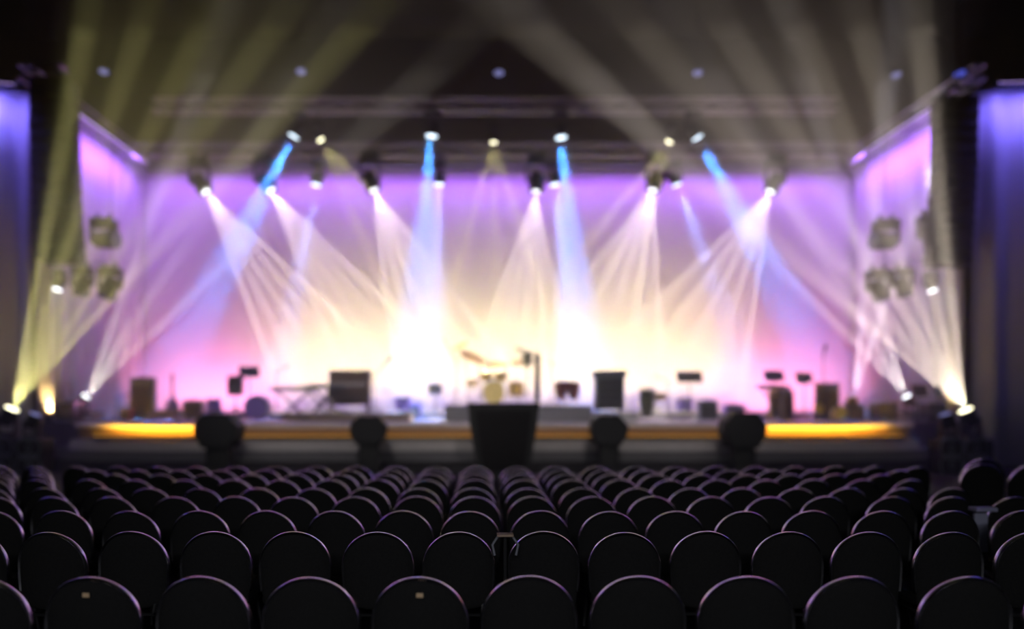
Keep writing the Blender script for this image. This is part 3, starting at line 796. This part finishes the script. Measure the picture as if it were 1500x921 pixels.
# ------------------------------------------------------------------ chairs
def make_chair():
    root = thing('hall_chair', '', 'chair', (0, 0, 0))
    Rr = .2375; zc = .66; zb = .38
    # outline of the back, seen from behind
    out = []
    n = 30
    for i in range(n + 1):
        t = PI * i / n; out.append((Rr * math.cos(t), zc + Rr * math.sin(t)))
    for k in range(1, 7):
        t = k / 7; out.append((-Rr + .02 * t * t, zc - (zc - zb - .05) * t))
    for k in range(0, 9):
        t = PI + (PI / 1) * k / 8
        out.append((.215 * math.cos(t) if k not in (0, 8) else .2165 * math.cos(t), zb + .05 + .05 * math.sin(t)))
    for k in range(6, 0, -1):
        t = k / 7; out.append((Rr - .02 * t * t, zc - (zc - zb - .05) * t))
    lean = math.tan(R(2.5))
    def yof(x, z): return .9 * x * x - (z - .42) * lean
    cz = .62
    b = B(); bm = b.bm
    prof = [(0, 1), (.35, .98), (.65, .93), (.85, .80), (.94, .60), (.985, .32), (1.0, 0)]
    T = .026
    def ring(s, yo):
        if s == 0: return [bm.verts.new((0, yof(0, cz) + yo, cz))]
        return [bm.verts.new((x * s, yof(x * s, cz + (z - cz) * s) + yo, cz + (z - cz) * s)) for x, z in out]
    back = [ring(s, -T * t) for s, t in prof]
    front = [ring(s, T * 1.3 * t) for s, t in prof[:-1]] + [back[-1]]
    for rs in (back, front):
        for A, C in zip(rs, rs[1:]):
            for k in range(len(C)):
                j = (k + 1) % len(C)
                if len(A) == 1: bm.faces.new((A[0], C[k], C[j]))
                else: bm.faces.new((A[k], C[k], C[j], A[j]))
    bk = b.build('backrest', M['chair_shell'], root)
    # bright strip added so the black shell edge glints: slightly crowned band, .05 m deep
    path = out[-5:] + out[:n + 6]
    rb = B(); rows_ = []
    NW = 8
    for x, z in path:
        dx, dz = (x, z - zc) if z > zc else (math.copysign(1, x), 0)
        L_ = math.hypot(dx, dz); dx /= L_; dz /= L_
        row = []
        for q in range(NW + 1):
            u = q / NW * 2 - 1
            e = .004 + .006 * (1 - abs(u) ** 3)
            row.append(rb.bm.verts.new((x + dx * e, yof(x, z) + .004 + .026 * u, z + dz * e)))
        for u in (.8, -.8):
            row.append(rb.bm.verts.new((x - dx * .012, yof(x, z) + .004 + .019 * u, z - dz * .012)))
        rows_.append(row)
    m_ = NW + 3
    for A, C in zip(rows_, rows_[1:]):
        for q in range(m_):
            rb.bm.faces.new((A[q], A[(q + 1) % m_], C[(q + 1) % m_], C[q]))
    rb.bm.faces.new(rows_[0]); rb.bm.faces.new(rows_[-1][::-1])
    rb.build('glint_band', M['chair_glint'], bk)
    B().box((0, .26, .445), (.46, .46, .09), bev=.035).build('seat', M['chair_seat'], root)
    fr = B()
    for sx in (-1, 1):
        fr.tube([(sx * .16, .03, .44), (sx * .16, -.005, .36), (sx * .16, .06, .33), (sx * .16, .42, .37)], .014, n=6)
    fr.cyl((-.16, .06, .33), (.16, .06, .33), .012, n=6); fr.cyl((-.16, .42, .37), (.16, .42, .37), .012, n=6)
    fr.build('frame', M['chair_metal'], root)
    for sx in (-1, 1):
        B().tube([(sx * .16, .06, .34), (sx * .21, -.02, .0)], .013, n=6).build('leg', M['chair_metal'], root)
        B().tube([(sx * .16, .42, .37), (sx * .21, .46, .0)], .013, n=6).build('leg', M['chair_metal'], root)
    return root
PITCH_K = 638.0
rows = []
rows.append((162, [-29, 132, 293, 454, 614, 776, 937, 1096, 1254, 1420, 1580]))
rows.append((120, [-47, 73, 190, 313, 430, 553, 672, 797, 915, 1037, 1157, 1273, 1393, 1514]))
rows.append((100.5, [-14, 87, 188, 290, 389, 490, 590, 688, 792, 892, 990, 1090, 1192, 1295, 1397, 1500]))
rows.append((87, [-8, 78, 163, 257, 345, 430, 520, 610, 695, 780, 868, 957, 1042, 1127, 1212, 1308, 1394, 1482]))
rows.append((79, [-14, 65, 148, 217, 295, 377, 460, 537, 613, 693, 773, 853, 933, 1011, 1088, 1167, 1243, 1322, 1397]))
for p in (71, 66, 62, 58.5):
    xs = []
    for j in range(-12, 12):
        x = VX + p * (j + .86)
        if 112 < x < 1348: xs.append(x)
    xs = [53 - p * .92, 53] + xs
    rows.append((p, xs))
rownames = ['nearest', 'second', 'third', 'fourth', 'fifth', 'sixth', 'seventh', 'eighth', 'farthest']
proto = make_chair(); used = False
rng = random.Random(3)
def chair(x, y, z, rz, label, group):
    global used
    c = proto if not used else copy_tree(proto); used = True
    c.location = (x, y, z); c.rotation_euler = (0, 0, rz)
    c['label'] = label; c['group'] = group
    return c
for ri, (p, xs) in enumerate(rows):
    D = PITCH_K / p
    for k, px in enumerate(xs):
        x = (px - VX) / FPX * D
        jit = rng.uniform(-.03, .03) if ri else rng.uniform(-.02, .02)
        rz = math.atan2(x - 0.4, 24 - D) * .45 + rng.uniform(-.05, .05)
        if ri >= 5 and k < 2:
            lab = 'black round-backed chair left of the side aisle, %s row, %s' % (rownames[ri], 'outer seat' if k == 0 else 'aisle seat')
        else:
            kk = k - 2 if ri >= 5 else k
            lab = 'black round-backed chair in the %s row, %s from the left' % (rownames[ri], ORD[kk]) + (' in its block' if ri >= 5 else '')
        plate = ri == 0 and px in (132, 614)
        if plate: lab = 'black round-backed chair in the nearest row with a tan plate, ' + ('left one of two' if px == 132 else 'right one of two')
        c = chair(x, D + jit, 0, rz, lab, 'round-backed chairs in the ' + rownames[ri] + ' row')
        if plate: B().box((.01, -.052, .825), (.034, .004, .022), bev=.001).build('number_plate', M['tanplate'], c)['label'] = 'small tan plate'
# raised block on the right
rb = thing('seating_platform', 'low black platform under the raised chairs at the right', 'platform', (xat(1475, 9.6), 9.75, 0))
B().box((.5, 0, .085), (2.2, 2.0, .17), bev=.01).build('deck_board', M['skirt'], rb)
chair(xat(1441, 9.1), 9.1, .17, -.12, 'raised black round-backed chair right of the aisle, beside the pale panel', 'raised chairs at the right')
chair(xat(1514, 8.95), 8.95, .17, -.15, 'raised black round-backed chair cut by the right picture edge', 'raised chairs at the right')
chair(xat(1443, 10.0), 10.0, .17, -.12, 'black round-backed chair hidden behind the raised aisle chair at right', 'raised chairs at the right')
# pale panel in the right aisle
Dp = 7.0
pn = thing('floor_panel', 'pale blue grey narrow panel with ledge in the right aisle', 'panel', (xat(1440, Dp), Dp, 0))
ztp = at(0, 742, Dp).z
B().box((.0, 0, ztp - .02), (.19, .12, .035), bev=.008).build('ledge', M['paleblue'], pn)
B().box((-.01, .02, (ztp - .06) / 2 + .02), (.115, .03, ztp - .10), bev=.006).build('board', M['paleblue'], pn)
B().box((0, .02, .01), (.24, .22, .02), bev=.004).build('foot_plate', M['chair_metal'], pn)
# small clip-on tray between the two middle chairs of the second row
Dt = 5.25
tr = thing('clip_tray', 'tan little tray with grey clips between two middle chairs', 'tray', (xat(740, Dt), Dt, 0))
B().box((0, 0, at(0, 783, Dt).z), (.11, .10, .014), bev=.004).build('tray', M['tan'], tr)
for sx in (-1, 1):
    B().tube([(sx * .05, 0, at(0, 786, Dt).z), (sx * .085, -.02, at(0, 797, Dt).z), (sx * .07, -.03, at(0, 812, Dt).z)], .009, n=6).build('clip', M['slate'], tr)
B().cyl((0, 0, 0), (0, 0, at(0, 784, Dt).z), .012, n=8).build('post', M['chair_metal'], tr)
B().cyl((0, 0, 0), (0, 0, .015), .09, n=16).build('foot', M['chair_metal'], tr)

# ------------------------------------------------------------------ added fill lamp, out of view, to lift the chair backs
hl = thing('added_fill_lamp', 'added unseen fill lamp behind the stalls, lifting the chair backs', 'lamp', (0, -8, 5.5))
B().box((0, 0, .06), (6, .4, .12), bev=.03).build('housing', M['blackmetal'], hl)
B().cyl((0, 0, .1), (0, 0, 10.5), .02).build('hanging_rod', M['blackmetal'], hl)
area(hl, (0, 0, -.02), (0, .93, -.36), 6, .4, 90, (.95, .95, 1.0), 70)
for x, pos in ((-9, 'far left'), (-3, 'left of centre'), (3, 'right of centre'), (9, 'far right')):
    p = Vector((x, 5.0, 12.5)); d = (Vector((x * .9, 24.5, 1.4)) - p).normalized()
    root, ll = moving_head('front lamp above the stalls aiming at the band gear, ' + pos, p, d, 'lens_white', 1.3, True, 'front lamps above the stalls', rod=2.7)
    spot(root, ll, d, 2300 if abs(x) < 5 else 1000, (1.0, .93, .90), 36, .7, .1)
p = Vector((.8, 6.0, 12.2)); d = (Vector((xat(725, 24.9), 24.7, 2.4)) - p).normalized()
root, ll = moving_head('warm front lamp above the stalls aiming at the gold drum kit', p, d, 'lens_warm', 1.3, True, 'front lamps above the stalls', rod=3.0)
spot(root, ll, d, 9000, (1.0, .82, .40), 8, .6, .1)
# ------------------------------------------------------------------ haze
def haze(name, z0, z1, dens, label):
    o = B().box((.5, 24.5, (z0 + z1) / 2), (42, 12.4, z1 - z0)).build(name, M['black'], smooth=False)
    hm = bpy.data.materials.new(name); hm.use_nodes = True
    nt = hm.node_tree; nt.nodes.clear()
    vs = nt.nodes.new('ShaderNodeVolumeScatter'); vo = nt.nodes.new('ShaderNodeOutputMaterial')
    vs.inputs['Color'].default_value = (1, 1, 1, 1); vs.inputs['Density'].default_value = dens; vs.inputs['Anisotropy'].default_value = 0.0
    nt.links.new(vs.outputs[0], vo.inputs['Volume'])
    o.data.materials.clear(); o.data.materials.append(hm)
    tag(o, label, 'haze', kind='stuff')
haze('stage_haze', .05, 11.6, .045, 'pale haze filling the stage air and showing the light beams')
haze('ceiling_haze', 11.61, 15.9, .016, 'thinner dim haze drifting under the black ceiling above the trusses')

# ------------------------------------------------------------------ world, camera
w = bpy.data.worlds.new('World'); SC.world = w; w.use_nodes = True
bg = w.node_tree.nodes['Background']; bg.inputs[0].default_value = (.6, .6, .7, 1); bg.inputs[1].default_value = .02
cd = bpy.data.cameras.new('Camera'); cam = bpy.data.objects.new('Camera', cd); COL.objects.link(cam)
cam.location = (0, 0, CAM_Z); cam.rotation_euler = (R(90), 0, 0)
cd.sensor_width = 36; cd.lens = 36 * FPX / 1500
cd.shift_x = (750 - VX) / 1500; cd.shift_y = (VY - 460.5) / 1500
cd.clip_end = 200
cd.dof.use_dof = True; cd.dof.focus_distance = 5.0; cd.dof.aperture_fstop = cd.lens / 1000 / .064
SC.camera = cam
SC.view_settings.view_transform = 'Standard'; SC.view_settings.look = 'None'
SC.view_settings.exposure = 0; SC.view_settings.gamma = 1; SC.view_settings.use_curve_mapping = False
cy = SC.cycles
cy.max_bounces = 4; cy.diffuse_bounces = 2; cy.glossy_bounces = 2; cy.volume_bounces = 0; cy.transparent_max_bounces = 4
cy.use_light_tree = True; cy.caustics_reflective = False; cy.caustics_refractive = False
cy.use_denoising = True
